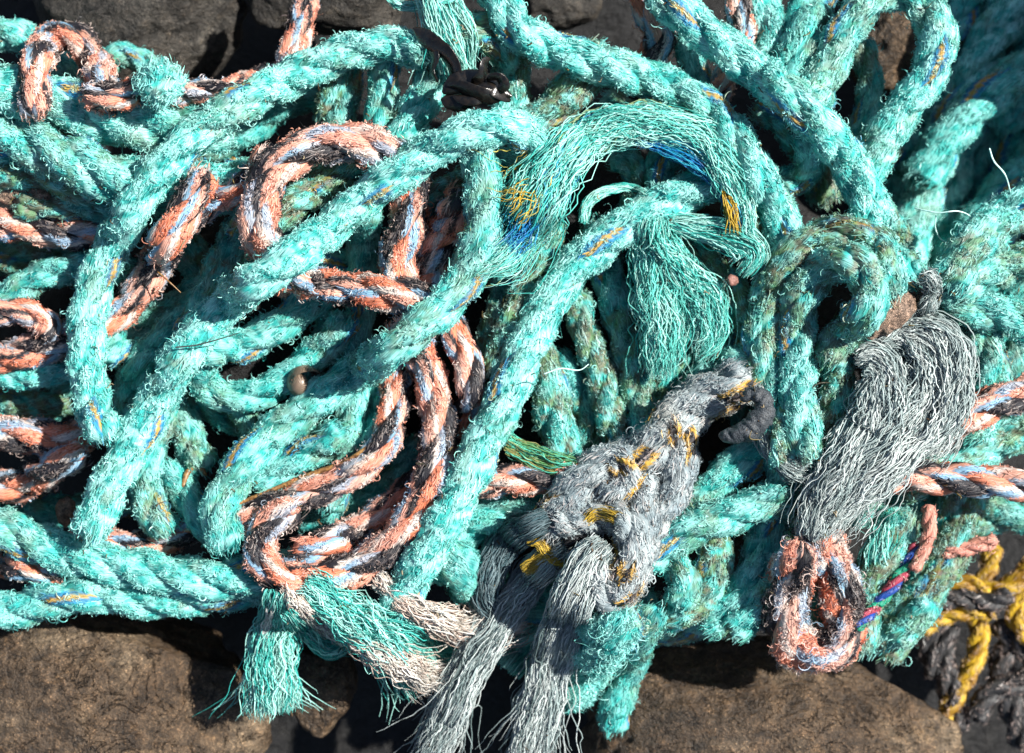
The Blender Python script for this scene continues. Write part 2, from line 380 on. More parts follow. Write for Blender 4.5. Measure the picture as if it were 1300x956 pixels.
def bundle(par, part, pts, rad, n, colours, floor=0., locks=30, wave=6., width=1.3, squash=.55, z=None, flare=0., stiff=25,
           tmin=0., curl=.0, pts_n=26, flat=.7, spread=.45, register=True, tangle=.35):
    """a hank of loose filaments along a path; rad = list of radii along it"""
    step = 3.
    A = catmull([tuple(p)+((0,) if len(p) == 2 else ()) for p in pts], step); m = len(A)
    r = np.interp(np.linspace(0, 1, m), np.linspace(0, 1, len(rad)), rad)
    if z is None:
        zz = drape(A[:, :2], r*flat, step, floor, squash, stiff, A[:, 2])
        if not register: LAID.pop()
    else: zz = np.interp(np.linspace(0, 1, m), np.linspace(0, 1, len(z)), z)
    Pw = W(np.stack([A[:, 0], A[:, 1], zz], 1)); T, N, B = frames(Pw)
    own = par is None
    M = pts_n
    lk = rng.integers(0, locks, n)
    la = rng.uniform(0, 2*pi, locks); lr = np.sqrt(rng.random(locks))*(1-spread*.5); lph = rng.uniform(0, 50, locks); lw = rng.uniform(-1, 1, locks)
    t0 = (tmin + rng.exponential(.03, n) + rng.exponential(.03, locks)[lk] + .2*rng.random(n)*(rng.random(n) < .2)).clip(0, .35); t1 = 1 - (rng.exponential(.06, n) + (rng.exponential(.07, locks))[lk]).clip(0, .6)
    t = t0[:, None] + (t1-t0)[:, None]*np.linspace(0, 1, M)[None]
    ip = lambda X: np.stack([np.interp(t, np.linspace(0, 1, m), X[:, q]) for q in range(3)], -1)
    c0, n0, b0 = ip(Pw), ip(N), ip(B); rr = np.interp(t, np.linspace(0, 1, m), r)*S
    x = lr[lk][:, None]*np.cos(la[lk]+0)[:, None]; y = lr[lk][:, None]*np.sin(la[lk])[:, None]
    ang = (lw[lk]*2.2)[:, None]*t; x, y = x*np.cos(ang)-y*np.sin(ang), x*np.sin(ang)+y*np.cos(ang)
    g = rng.normal(0, spread*.42, (n, 2)); x = x + g[:, :1]; y = y + g[:, 1:]
    Lp = np.linalg.norm(np.diff(Pw, axis=0), axis=1).sum()/S
    def wob(ph, fr): return (vnoise(np.stack([t*Lp/fr + ph[:, None], np.zeros_like(t)+.5, np.zeros_like(t)+.5], -1))-.5)*2
    fl = 1 + flare*(t**2)
    P = c0 + n0*(x*rr*fl)[..., None] + b0*(y*rr*flat*fl)[..., None]
    P = P + n0*((wob(lph[lk], 38)*wave + wob(rng.uniform(0, 99, n), 16)*wave*.6 + wob(rng.uniform(0, 99, n), 7)*wave*.2)*S)[..., None]
    P = P + b0*((wob(lph[lk]+9, 38)*wave*.8 + wob(rng.uniform(0, 99, n), 14)*wave*.55)*S)[..., None]
    ta = wob(rng.uniform(0, 99, n), 75); tb = wob(rng.uniform(0, 99, n), 75)
    P = P + (n0*ta[..., None] + b0*(tb*flat)[..., None])*(rr*tangle)[..., None]
    # stray ends wander off
    st = (rng.random(n) < .14)[:, None]*np.clip(t-.35, 0, 1)**2
    P = P + (n0*rng.normal(0, 1, (n, 1, 1)) + b0*np.abs(rng.normal(0, .7, (n, 1, 1))))*(st*rr*3.0)[..., None]
    if curl: 
        P = P + n0*(np.sin(t*Lp/7*rng.uniform(.6, 1.4, (n, 1))+rng.uniform(0, 6, (n, 1)))*curl*S)[..., None] + b0*(np.cos(t*Lp/7)*curl*S)[..., None]
    P[..., 2] = np.maximum(P[..., 2], (floor-5)*S)
    cols = np.array([c for c, _ in colours]); pr = np.array([w for _, w in colours], float); pr /= pr.sum()
    lc = rng.choice(len(cols), locks, p=pr); fc = np.where(rng.random(n) < .7, lc[lk], rng.choice(len(cols), n, p=pr))
    c = cols[fc]*rng.uniform(.7, 1.3, (n, 1))
    w = rng.uniform(.5, 1.35, (n, 1))*width*S*np.interp(np.linspace(0, 1, M), [0, .1, .85, 1], [.7, 1, 1, .35])[None]
    V, F, C = fibres(P, w, np.repeat(c[:, None], M, 1), 3)
    o = child_mesh(part, V, F, par, C=C, mat=M_FIB); o['kind'] = 'stuff'
    return o
# ================================================================== setting
R_WARM = mat_rock('brown_basalt', (.045, .028, .016), (.11, .072, .042), (.19, .14, .09), .45)
R_GREY = mat_rock('grey_basalt', (.022, .019, .016), (.05, .044, .037), (.09, .082, .07), .6)
R_DARK = mat_rock('shade_dark_rock', (.004, .004, .005), (.008, .008, .009), (.014, .013, .012), .6)  # near-black base colour paints in the shade of the deep gaps
R_PINK = mat_rock('crusted_stone', (.30, .19, .13), (.46, .32, .24), (.60, .47, .38), .7, 2.2)

def boulder(label, cx, cy, cz, rx, ry, rz, mat, seed, lump=.16, drapes=True, group=None, name='boulder', cat='boulder', nu=150, nv=100):
    if drapes: BOULDERS.append((cx, cy, cz, rx, ry, rz))
    c = W((cx, cy, cz)); f = (HC-cz)/D
    u = np.linspace(0, 2*pi, nu, endpoint=False)[None, :]; v = np.linspace(.001, pi-.001, nv)[:, None]
    d = np.stack([np.sin(v)*np.cos(u), np.sin(v)*np.sin(u), np.cos(v)+0*u], -1)
    # facets: clip against a few random planes for a broken stone look
    rg = np.random.default_rng(seed); rad = np.ones(d.shape[:2])
    for _ in range(16):
        nrm = rg.normal(size=3); nrm /= np.linalg.norm(nrm); dist = rg.uniform(.72, .95)
        dn = d@nrm; rad = np.where(dn > .05, np.minimum(rad, dist/np.maximum(dn, .05)), rad)
    rad = rad*.97
    mr = (rx+ry+rz)/3
    rad = rad*(1+(fbm(d*2.2+seed, 4)-.5)*lump + (fbm(d*mr/14+seed, 3)-.5)*10/mr)
    V = d*rad[..., None]*np.array((rx*f, ry*f, rz))*S
    o = mesh_obj(name, V, grid_faces(nv, nu), mat=mat); o.location = c; tag(o, label, cat, group); return o

# ground: one sheet of rock, shade painted in as near-black, uneven, far below the pile
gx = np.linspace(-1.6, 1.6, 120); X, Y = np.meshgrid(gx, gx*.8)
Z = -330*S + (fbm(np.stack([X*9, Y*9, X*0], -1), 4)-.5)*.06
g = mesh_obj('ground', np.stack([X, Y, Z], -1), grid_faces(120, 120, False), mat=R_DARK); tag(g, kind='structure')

GB = 'dark boulders under and around the rope pile'
boulder('broad boulder painted shade-dark, buried under the middle of the rope pile', 590, 420, -150, 640, 360, 125, R_DARK, 1, group=GB)
boulder('brown speckled boulder below the turquoise ropes at the bottom left', 110, 905, -140, 250, 170, 140, R_WARM, 5, lump=.2, group=GB)
boulder('small brown stone between the turquoise tassel and the cream fibres', 408, 870, -100, 48, 66, 55, R_WARM, 9, group=GB)
boulder('brown boulder under the hanging multicoloured loop at the bottom right', 975, 935, -140, 250, 150, 140, R_WARM, 12, lump=.18, group=GB)
boulder('grey-brown boulder behind the orange loop at the top left', 165, 5, -150, 150, 130, 95, R_GREY, 21, lump=.25, group=GB)
boulder('grey boulder at the top beside the upright multicoloured rope', 420, -35, -130, 135, 100, 90, R_GREY, 27, lump=.22, group=GB)
boulder('small rounded stone in the shade right of the top tassel', 705, 0, -200, 60, 45, 50, R_GREY, 31, group=GB)
boulder('brown stone in the hollow inside the top right rope loop', 1125, 50, -170, 60, 70, 60, R_WARM, 33, group=GB)
boulder('tall unseen boulder added outside the picture on the right to shade the far ropes', 1660, -40, -120, 290, 300, 560, R_GREY, 41, drapes=False, group=GB)  # out-of-view boulder, put in and sized to shade the deep ropes

# ================================================================== far ropes in the shaded gap, top right
GD = 'shaded turquoise ropes lying deep in the gap at the upper right'
def deep(lab, pts, r, z, **o):
    return rope('turquoise_rope', lab, pts, r, 'T', z=z, group=GD, fuzz=.55, rough=.8, bleach=o.pop('bleach', .25), algae=.2, **o)  # paleness kept low, painting some of the gap's shade into the colour
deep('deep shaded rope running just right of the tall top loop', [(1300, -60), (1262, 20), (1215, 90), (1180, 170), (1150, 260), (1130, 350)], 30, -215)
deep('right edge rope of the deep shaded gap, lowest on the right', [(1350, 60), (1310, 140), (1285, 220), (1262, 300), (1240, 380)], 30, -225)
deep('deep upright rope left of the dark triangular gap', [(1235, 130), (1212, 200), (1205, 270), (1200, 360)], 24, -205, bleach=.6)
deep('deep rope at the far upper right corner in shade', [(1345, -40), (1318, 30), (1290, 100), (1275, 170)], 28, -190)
deep('sunlit pale patch rope slanting through the deep gap', [(1320, -60), (1283, 10), (1250, 65), (1222, 125), (1195, 185), (1172, 245), (1150, 320), (1140, 380)], 26, -150, bleach=.8)  # paler colour paints the sunlit look into this rope
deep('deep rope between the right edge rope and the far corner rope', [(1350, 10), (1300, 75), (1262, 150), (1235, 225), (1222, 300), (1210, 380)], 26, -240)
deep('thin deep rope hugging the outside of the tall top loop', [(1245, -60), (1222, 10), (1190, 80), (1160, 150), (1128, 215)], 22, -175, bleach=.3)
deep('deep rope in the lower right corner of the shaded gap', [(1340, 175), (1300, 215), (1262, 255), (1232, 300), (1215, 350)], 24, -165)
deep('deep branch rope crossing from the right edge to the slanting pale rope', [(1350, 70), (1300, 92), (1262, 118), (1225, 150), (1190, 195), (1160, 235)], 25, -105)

# yellow and black netting rope, bottom right
GY = 'yellow and black rope pieces deep at the bottom right'
def yel(lab, pts, r, z, kind='Y', nm='yellow_rope'):
    return rope(nm, lab, pts, r, kind, z=z, group=GY, fuzz=.7, rough=1.3)
yel('upright yellow rope running down to the bottom edge below the salmon cord', [(1262, 690), (1254, 725), (1240, 765), (1243, 800), (1236, 840), (1210, 890), (1190, 930)], 12, -185)
yel('yellow rope crossing sideways above the black rope band', [(1185, 765), (1220, 742), (1262, 752), (1295, 735), (1330, 690)], 13, -160)
yel('yellow rope slanting just under the black rope band', [(1165, 800), (1200, 782), (1240, 775), (1262, 782)], 11, -150)
yel('yellow rope bight at the right edge of the bottom corner', [(1330, 735), (1296, 755), (1292, 790), (1325, 820)], 13, -170)
yel('black rope band lying across the yellow ropes', [(1190, 762), (1222, 760), (1255, 765), (1285, 755)], 12, -138, 'K', 'black_rope')
yel('black rope hanging left of the upright yellow rope', [(1205, 790), (1195, 830), (1208, 880), (1215, 930)], 15, -190, 'K', 'black_rope')
yel('black rope on the right of the upright yellow rope', [(1290, 800), (1270, 850), (1285, 900), (1300, 950)], 15, -200, 'K', 'black_rope')

yel('black rope curling across the bottom right corner', [(1325, 850), (1290, 868), (1258, 880), (1235, 915)], 14, -175, 'K', 'black_rope')
yel('black rope between the yellow bight and the right edge', [(1262, 790), (1285, 812), (1312, 835), (1340, 840)], 13, -190, 'K', 'black_rope')
yel('black rope beside the lower right boulder under the yellow ropes', [(1175, 745), (1188, 780), (1180, 820), (1190, 860)], 14, -190, 'K', 'black_rope')

# ================================================================== the pile, from the lowest rope to the highest
GT = 'turquoise ropes of the tangled pile'; GO = 'orange, blue, white and black ropes of the tangled pile'
def T(lab, pts, r, **o): return rope('turquoise_rope', lab, pts, r*.83, 'T', group=GT, **o)
def O(lab, pts, r, **o):
    o.setdefault('rough', .6); o.setdefault('lay', r*7.2); o.setdefault('shag', .75)
    return rope('multicoloured_rope', lab, pts, r*.86, 'O', group=GO, **o)

# -- lowest fill, seen in the gaps
T('lowest level rope left of the foot of the first arch', [(-150, 520), (-20, 512), (50, 515), (110, 505), (160, 520)], 25, floor=-80, bleach=.1, algae=.5)
T('lowest level rope behind the orange ropes at the left edge', [(-150, 335), (-20, 330), (50, 322), (110, 310), (160, 300)], 25, floor=-80, bleach=.1, algae=.5)
T('low rope in the shadow above the lower turquoise pair', [(-150, 650), (-20, 645), (60, 650), (130, 640), (200, 620)], 24, floor=-100, bleach=.1)
T('low rope under the top of the first arch', [(250, 190), (310, 165), (360, 130), (400, 120), (450, 130)], 26, floor=-70, bleach=.2)
T('low rope between the third arch and the coil', [(470, 480), (440, 510), (400, 530), (350, 570), (320, 640)], 24, floor=-90, bleach=.1)
T('low leaning rope in the dark slot right of the long diagonal', [(700, 450), (735, 500), (750, 550), (760, 610)], 25, floor=-90, bleach=.1, algae=.6)
T('low rope behind the mop tassel', [(870, 300), (880, 360), (870, 420), (850, 480), (835, 540)], 26, floor=-60, bleach=.2, algae=.6)
T('low rope crossing behind the two upper diagonals', [(760, 130), (820, 160), (890, 190), (950, 250), (960, 320)], 26, floor=-70, bleach=.2, algae=.6)
T('low rope between the bights and the grey knotted rope', [(940, 400), (935, 460), (950, 520), (960, 580)], 26, floor=-60, bleach=.2, algae=.6)
T('low mossy rope between the lower right ropes and the boulder', [(820, 800), (880, 790), (940, 770), (990, 760), (1050, 770)], 26, floor=-60, algae=.8, bleach=.4)
T('low rope behind the hanging loop at the bottom right', [(980, 640), (1000, 700), (1030, 750), (1050, 800)], 27, floor=-70, algae=.7, bleach=.2)
T('low rope right of the orange slashes', [(640, 250), (635, 310), (640, 370), (650, 440)], 24, floor=-70, bleach=.2, algae=.6)

# -- low layer
T('shadowed rope crossing the hollow between the two long arches', [(140, 520), (185, 500), (235, 498), (285, 525), (330, 540)], 24, floor=-80, bleach=.1, algae=.6)
T('rope half hidden under the slanting orange rope on the left', [(235, 200), (240, 245), (232, 290), (250, 335), (290, 372)], 26, floor=-70, bleach=.2, algae=.5)
T('low rope passing under both ends of the round orange arch', [(285, 215), (330, 240), (370, 290), (410, 330), (470, 345)], 24, floor=-60, bleach=.2)
T('low rope in the middle hollow right of the coil', [(640, 380), (625, 440), (610, 500), (600, 570), (585, 650)], 25, floor=-70, bleach=.2, algae=.6)
T('dim rope under the coil, running level', [(290, 600), (350, 640), (420, 650), (490, 620), (540, 560)], 26, floor=-90, bleach=.1)
T('turquoise rope at the top left corner, left of the orange loop', [(-150, 40), (0, 42), (35, 52), (70, 75), (100, 100)], 25, floor=-70, bleach=.6)
T('shaded turquoise rope behind the frayed cut end at the top left', [(125, 95), (150, 70), (175, 75), (200, 95)], 18, floor=-60)
O('faded orange rope under the left sheaf, ending beside the first arched rope', [(-150, 283), (0, 284), (40, 288), (85, 298), (130, 296), (175, 290)], 23, floor=0)
T('shaded short turquoise rope crossing just below the left sheaf', [(20, 262), (60, 262), (110, 262), (165, 268), (220, 262), (280, 250)], 20, floor=0, bleach=.2, algae=.5)
T('lowest rope of the left turquoise sheaf', [(-150, 222), (0, 222), (40, 220), (80, 226), (130, 245)], 28, floor=15, algae=.6)
T('middle rope of the left turquoise sheaf', [(-150, 158), (0, 172), (50, 185), (100, 208), (150, 228), (210, 240), (280, 238), (330, 230)], 36, floor=35, bleach=.6, algae=.3)
T('top rope of the left turquoise sheaf with a yellow and blue tracer', [(-150, 122), (0, 118), (50, 124), (110, 142), (170, 158), (230, 165), (300, 160)], 37, floor=45, bleach=.75, algae=.25)
T('slack turquoise rope between the two orange ropes at the left edge', [(-150, 395), (0, 382), (30, 362), (75, 344), (120, 340), (180, 350)], 23, floor=0, bleach=.25)
T('thin turquoise rope under the left orange bight', [(-150, 478), (0, 478), (40, 478), (80, 470), (125, 465)], 19, floor=-10, bleach=.3)
T('hidden turquoise rope emerging right of the first arched rope, slanting up', [(330, 330), (290, 350), (250, 372), (205, 400), (165, 425), (130, 460)], 24, floor=-40, bleach=.4)
T('dim upright turquoise rope in the hollow between the two long arches', [(262, 375), (215, 420), (175, 465), (160, 510), (165, 560)], 22, floor=-60, bleach=.1)
T('dim turquoise rope falling from the top arch into the left hollow', [(345, 235), (310, 280), (285, 330), (262, 385), (235, 430)], 24, floor=-60, bleach=.1, algae=.6)
O('dark orange rope seen in the hollow behind the alongside arch', [(345, 190), (310, 235), (265, 262), (235, 290)], 18, floor=-70)
O('bright orange rope slanting between the two long arches', [(262, 215), (240, 260), (215, 300), (195, 340), (165, 382), (128, 412), (85, 430), (40, 446), (0, 452), (-150, 448)], 25, floor=-10)
O('multicoloured bight end lying at the left edge above the slanting orange rope', [(-150, 398), (0, 395), (35, 398), (60, 412), (50, 428)], 20, floor=0)
O('thick blue-white rope at the left edge beside the foot of the first arch', [(-150, 548), (0, 550), (40, 553), (80, 560), (115, 548)], 27, floor=-20)
O('short orange rope at the left edge one below the thick blue-white rope', [(-150, 622), (0, 618), (35, 612), (70, 592), (110, 570)], 23, floor=-40)
O('orange rope peeping out over the lower turquoise pair', [(40, 700), (95, 690), (150, 690), (200, 688), (245, 672), (300, 640)], 19, floor=-10)
O('orange rope stub between the two lower left turquoise ropes', [(-150, 712), (0, 716), (40, 724), (90, 735)], 18, floor=-60)
T('green stained upright rope behind the first arch near the top', [(445, 65), (432, 100), (428, 145), (425, 190), (405, 235)], 31, floor=-30, algae=.9, bleach=.2)
T('smooth upright rope next to the green stained one under the first arch', [(492, 60), (487, 110), (482, 160), (490, 215), (500, 260)], 23, floor=20, rough=.5, shag=.5, bleach=.35)
T('thick rope bending down left of the black seaweed', [(600, 40), (560, 75), (545, 110), (525, 150), (500, 195), (480, 240)], 27, floor=25, algae=.5, bleach=.4)
T('olive stained rope right of the top tassel', [(585, 45), (622, 42), (645, 75), (650, 120), (640, 175)], 28, floor=0, algae=.7)
T('stubby olive and turquoise rope right of the black seaweed', [(770, 60), (735, 105), (705, 140), (670, 165), (650, 185)], 29, floor=20, algae=.9)
T('mossy rope below the round orange arch', [(325, 300), (365, 265), (405, 238), (450, 205), (490, 180)], 24, floor=10, algae=.7, bleach=.3)
T('short rope tucked under the right end of the second arch', [(590, 185), (625, 205), (665, 225), (700, 260)], 24, floor=-10)
T('mossy rope scrap above the orange slashes in the centre', [(505, 290), (535, 262), (565, 240), (600, 225)], 20, floor=-30, algae=.6)
T('upright rope running down through the centre left of the pile', [(470, 235), (462, 290), (460, 350), (455, 420), (448, 490), (445, 550), (430, 610), (415, 650)], 24, floor=0, bleach=.35, rough=.6, shag=.55)
T('short upright rope left of the long upright one in the centre', [(398, 360), (414, 400), (412, 450), (395, 500)], 19, floor=-30, algae=.4, rough=.6)
T('pale rope stub standing in the gap above the coil', [(488, 455), (482, 500), (478, 545), (465, 580)], 17, floor=-60, algae=.5, rough=.5, shag=.4)
T('small shaded rope below the U-shaped bight', [(300, 500), (318, 540), (322, 590), (315, 620)], 18, floor=-80, bleach=.2)
T('stubby rope emerging right of the lower second arch', [(205, 495), (232, 535), (248, 575), (262, 600)], 24, floor=-60, algae=.5)
T('dim rope under the end of the third arch', [(205, 590), (235, 625), (262, 665), (300, 700)], 23, floor=-70, bleach=.2)
T('rope seen through the arch above the coil', [(318, 615), (350, 600), (395, 572), (440, 548)], 25, floor=-50, bleach=.3)
T('U-shaped turquoise bight in the centre left', [(240, 462), (262, 490), (300, 505), (345, 492), (388, 462), (425, 428), (445, 400)], 25, floor=10, rough=.6, shag=.6, bleach=.4)
T('rope lying on the U-shaped bight, slanting under the second arch', [(232, 438), (275, 442), (320, 432), (362, 408), (400, 378), (425, 350)], 26, floor=20, rough=.6, shag=.6, bleach=.45)
T('forked leg branching right from the foot of the second arch', [(215, 500), (195, 555), (185, 600), (192, 645), (215, 680)], 24, floor=-20, algae=.4)


# lower right low layer
T('broad shaded rope left of the grey knots at the bottom', [(550, 690), (600, 665), (650, 652), (700, 648), (750, 660)], 32, floor=-20, bleach=.3)
T('shaded bulging rope under the end of the long right diagonal', [(540, 690), (585, 725), (630, 755), (690, 765), (740, 750)], 36, floor=-80, bleach=.2)
T('mossy upright rope under the long right diagonal', [(668, 430), (690, 470), (702, 520), (715, 570), (735, 620)], 28, floor=-10, algae=.8)
T('olive rope left of the long right diagonal', [(705, 280), (690, 325), (665, 370), (645, 420), (625, 480)], 21, floor=-40, algae=.8)
T('narrow mossy rope between the two dark gaps in the middle', [(730, 370), (742, 420), (760, 470), (775, 530), (800, 590)], 22, floor=-10, algae=.7)
T('turquoise rope with a tracer hanging from under the long right diagonal', [(755, 280), (768, 330), (786, 400), (803, 465), (815, 520), (830, 580)], 25, floor=-20, algae=.4, bleach=.4)
T('rope stub under the large frayed arc, left one', [(775, 200), (802, 210), (812, 240), (800, 275)], 20, floor=-10, algae=.4)
T('rope stub under the large frayed arc, right one', [(870, 190), (845, 200), (835, 230), (850, 270)], 22, floor=-10, bleach=.3)
T('olive edged rope curving right of the hanging tassel', [(850, 310), (895, 335), (930, 370), (955, 415), (985, 470)], 24, floor=-10, algae=.9)
T('rope arching over the top of the grey knotted rope', [(880, 510), (900, 470), (945, 458), (985, 480), (1005, 530), (1000, 580)], 26, floor=-20, algae=.5)
T('short rope right of the inner bight beside the grey tassel', [(1085, 400), (1068, 450), (1062, 500), (1045, 560), (1040, 610)], 25, floor=20, algae=.5)
T('small rope rising inside the top right loop', [(1090, 50), (1104, 95), (1100, 140), (1075, 195)], 19, floor=-40, algae=.4)
T('rough rope block at the top between the diagonal and the loop', [(950, -40), (962, 10), (978, 55), (960, 100)], 31, floor=-30, bleach=.5)
T('shaded rope behind the left leg of the top right loop', [(1050, -40), (1030, 10), (1015, 60), (1000, 110), (985, 150)], 32, floor=-90, bleach=.1)
T('shaded rope low in the gap under the top right diagonal', [(960, 130), (1000, 160), (1035, 210), (1050, 260)], 24, floor=-100, bleach=.1, algae=.5)
T('turquoise rope in the hollow under the diagonal, lit at its bend', [(985, 235), (1015, 225), (1030, 195), (1015, 165)], 22, floor=-60, algae=.3)
T('short upright rope poking up between the two top diagonals', [(858, 20), (874, 55), (884, 100), (905, 140)], 21, floor=-20, bleach=.5)
O('blurred multicoloured rope in the dark hole at the top', [(812, -30), (826, 15), (838, 50), (822, 90)], 24, floor=-80)
O('orange rope crossing under the top right diagonal', [(930, -40), (938, 10), (942, 50), (925, 90), (905, 130)], 19, floor=-10)

T('green rope beneath the clean orange rope on the right', [(1340, 655), (1290, 648), (1230, 650), (1170, 645), (1110, 640), (1060, 630)], 34, floor=-90, bleach=.2, algae=.4)
T('large worn rope slanting down to the bottom right corner', [(1225, 610), (1212, 665), (1185, 725), (1150, 780), (1110, 830)], 36, floor=-60, algae=.9, bleach=.5)
T('turquoise rope next to the hanging loop at the bottom right', [(1150, 640), (1130, 690), (1105, 740), (1090, 790), (1080, 830)], 30, floor=-20, algae=.6, bleach=.4)
T('rope end at the bottom between the hanging loop and the corner', [(1180, 760), (1160, 790), (1130, 815)], 22, floor=-90, bleach=.5)
T('bulky rope filling the right edge above the clean orange rope', [(1340, 535), (1290, 550), (1240, 572), (1190, 600), (1140, 620)], 30, floor=-40, algae=.6, bleach=.4)
T('upright rope at the right edge below the bundle of thick ropes', [(1330, 350), (1292, 385), (1283, 430), (1288, 490)], 30, floor=-60, bleach=.2)
T('stubby sunlit rope right of the grey tassel', [(1215, 385), (1245, 430), (1258, 470), (1250, 520), (1220, 560)], 28, floor=0, bleach=.5)

T('turquoise rope slanting under the dark rubber hook', [(1010, 540), (965, 570), (925, 600), (890, 632), (855, 670)], 27, floor=10, bleach=.5, squash=.42)
T('long lower right rope beside the hanging loop, running top to bottom', [(1000, 570), (990, 620), (975, 670), (962, 720), (930, 770), (890, 800)], 28, floor=10, algae=.4, bleach=.4, squash=.42)
T('curved mossy rope below the grey knots', [(880, 640), (905, 690), (900, 740), (872, 772), (835, 780), (800, 760)], 27, floor=-10, algae=.7, squash=.42)
T('short rope stub at the lower middle, over the mossy curve', [(820, 680), (850, 705), (870, 740), (860, 775)], 24, floor=0, algae=.4, squash=.42)
T('rope with a tracer lying crosswise in the lower right', [(1000, 625), (955, 645), (905, 660), (860, 680), (815, 715)], 28, floor=20, bleach=.5, squash=.42)
T('dark teal rope end hanging at the bottom centre', [(835, 770), (815, 805), (802, 840), (785, 890), (775, 930)], 24, floor=-70, rough=.5, shag=.5, bleach=.1)
T('turquoise rope ending on the lower right boulder', [(1005, 690), (985, 735), (955, 775), (925, 805)], 25, floor=-10, algae=.5, squash=.42)

# -- middle layer
T('lower of the two turquoise ropes crossing at the bottom left', [(-150, 778), (0, 776), (60, 762), (125, 756), (200, 762), (270, 756), (340, 745), (400, 735)], 26, floor=0, bleach=.5)
T('upper of the two turquoise ropes crossing at the bottom left', [(-150, 655), (0, 672), (45, 690), (95, 706), (150, 718), (210, 728), (270, 735), (340, 728), (400, 720)], 29, floor=10, bleach=.6, algae=.2)
O('fuzzy round orange loop at the top left', [(48, 150), (44, 112), (50, 72), (72, 46), (100, 50), (120, 78), (132, 112), (140, 145)], 22, floor=-10, shag=1.2)
O('orange rope running from the frayed cut end to the first arch', [(105, 120), (150, 122), (195, 112), (240, 118), (290, 116), (340, 98), (380, 85)], 20, floor=-10)
O('upright orange rope entering at the top edge', [(398, -40), (388, 0), (380, 40), (368, 80), (360, 120)], 20, floor=0, shag=1.)
O('multicoloured rope in short wide slashes at the centre', [(592, 240), (574, 280), (556, 315), (538, 350), (520, 372)], 28, floor=40, shag=.2, lay=110)
O('dark orange rope dropping right of the coil into the gap', [(560, 380), (575, 420), (592, 455), (598, 500), (590, 560), (580, 610)], 21, floor=-20, shag=.3)
O('orange rope stub between the long diagonal and the grey rope', [(570, 625), (620, 612), (670, 608), (715, 606), (770, 600)], 22, floor=30)
O('orange rope behind the grey tassel on the right', [(1170, 565), (1205, 540), (1245, 520), (1290, 503), (1340, 485)], 24, floor=20)
T('rope shading under the three thick ropes at the right edge', [(1180, 372), (1220, 388), (1265, 398), (1320, 420)], 30, floor=10, bleach=.2)
T('lower of the thick ropes fanning out to the right edge', [(1340, 325), (1290, 335), (1245, 348), (1200, 372)], 29, floor=10, algae=.4, bleach=.5, squash=.4)
T('upper of the thick ropes fanning out to the right edge', [(1340, 232), (1295, 265), (1258, 290), (1225, 325), (1200, 365)], 32, floor=20, algae=.4, bleach=.5, squash=.4)
T('rope turned back at the upper end of the outer bight', [(1100, 250), (1130, 290), (1140, 330), (1165, 355)], 24, floor=-10, algae=.6)

# lower orange coil strands
O('inner strand of the orange coil coming down from the centre', [(512, 430), (503, 480), (498, 530), (482, 572), (440, 605), (385, 628), (340, 645), (300, 665)], 23, floor=0)
O('short inner turn lying inside the orange coil', [(556, 585), (520, 622), (475, 658), (432, 684), (400, 696), (372, 700)], 22, floor=0)
T('turquoise rope bending up under the frayed arc to the left', [(690, 205), (676, 240), (660, 280), (640, 310)], 24, floor=0, algae=.4)
O('round orange arch to the left of the centre', [(345, 325), (330, 290), (332, 250), (350, 212), (390, 190), (435, 180), (478, 188), (512, 208), (522, 245), (516, 290), (505, 330), (508, 365)], 28, floor=20, shag=1.)
O('short blue-white and orange rope crossing below the second arch', [(335, 325), (362, 346), (400, 360), (445, 366), (490, 372), (528, 380), (555, 400)], 25, floor=40, shag=1.)
O('outer strand of the orange coil in the lower centre', [(508, 405), (530, 445), (548, 490), (557, 545), (548, 605), (522, 658), (480, 705), (425, 730), (370, 735), (335, 712), (332, 680), (355, 655), (378, 640)], 25, floor=20, shag=1.)
T('third long arch, the smooth rope sweeping down from the centre to the lower left', [(600, 165), (610, 215), (614, 270), (604, 325), (574, 378), (530, 418), (470, 462), (405, 505), (345, 553), (300, 603), (280, 650), (288, 700)], 28, floor=20, rough=.6, shag=.65, bleach=.45, algae=.25, stiff=60)
T('long right diagonal rope from the frayed arc down to the cream fibres', [(945, 205), (905, 232), (860, 250), (805, 280), (752, 318), (712, 360), (682, 412), (660, 460), (640, 510), (615, 560), (592, 612), (562, 668), (530, 722), (498, 785)], 29, floor=30, bleach=.9, algae=.15, stiff=60)
O('clean tight orange rope with blue, white and black strands at the right edge', [(1070, 615), (1105, 610), (1150, 604), (1200, 608), (1260, 612), (1340, 620)], 23, floor=40, shag=.25, fuzz=.7)
O('hanging fuzzy orange loop at the bottom right', [(1032, 655), (1042, 690), (1060, 735), (1074, 785), (1058, 822), (1022, 826), (996, 795), (1000, 750), (1010, 715), (1016, 685)], 31, floor=10, shag=1.3, flen=1.3)
T('second long arch from the seaweed down to the lower left', [(692, 235), (690, 195), (655, 165), (608, 163), (560, 184), (512, 216), (462, 252), (412, 296), (360, 335), (308, 368), (262, 412), (226, 462), (192, 520), (162, 572), (136, 622), (112, 685)], 28, floor=60, bleach=.9, algae=.25, stiff=60)
T('first long arch sweeping from the top centre down the left side', [(548, 72), (510, 58), (470, 60), (422, 74), (372, 98), (315, 127), (262, 160), (218, 200), (180, 248), (150, 298), (124, 352), (112, 405), (110, 460), (118, 510), (136, 560)], 27, floor=40, bleach=.9, algae=.2, stiff=60)
T('left top diagonal rope from the top edge down to the outer bight', [(605, -50), (632, -5), (660, 42), (712, 66), (772, 85), (830, 103), (880, 126), (925, 165), (955, 212), (982, 262), (1010, 320)], 28, floor=30, bleach=.6, algae=.2, stiff=60)
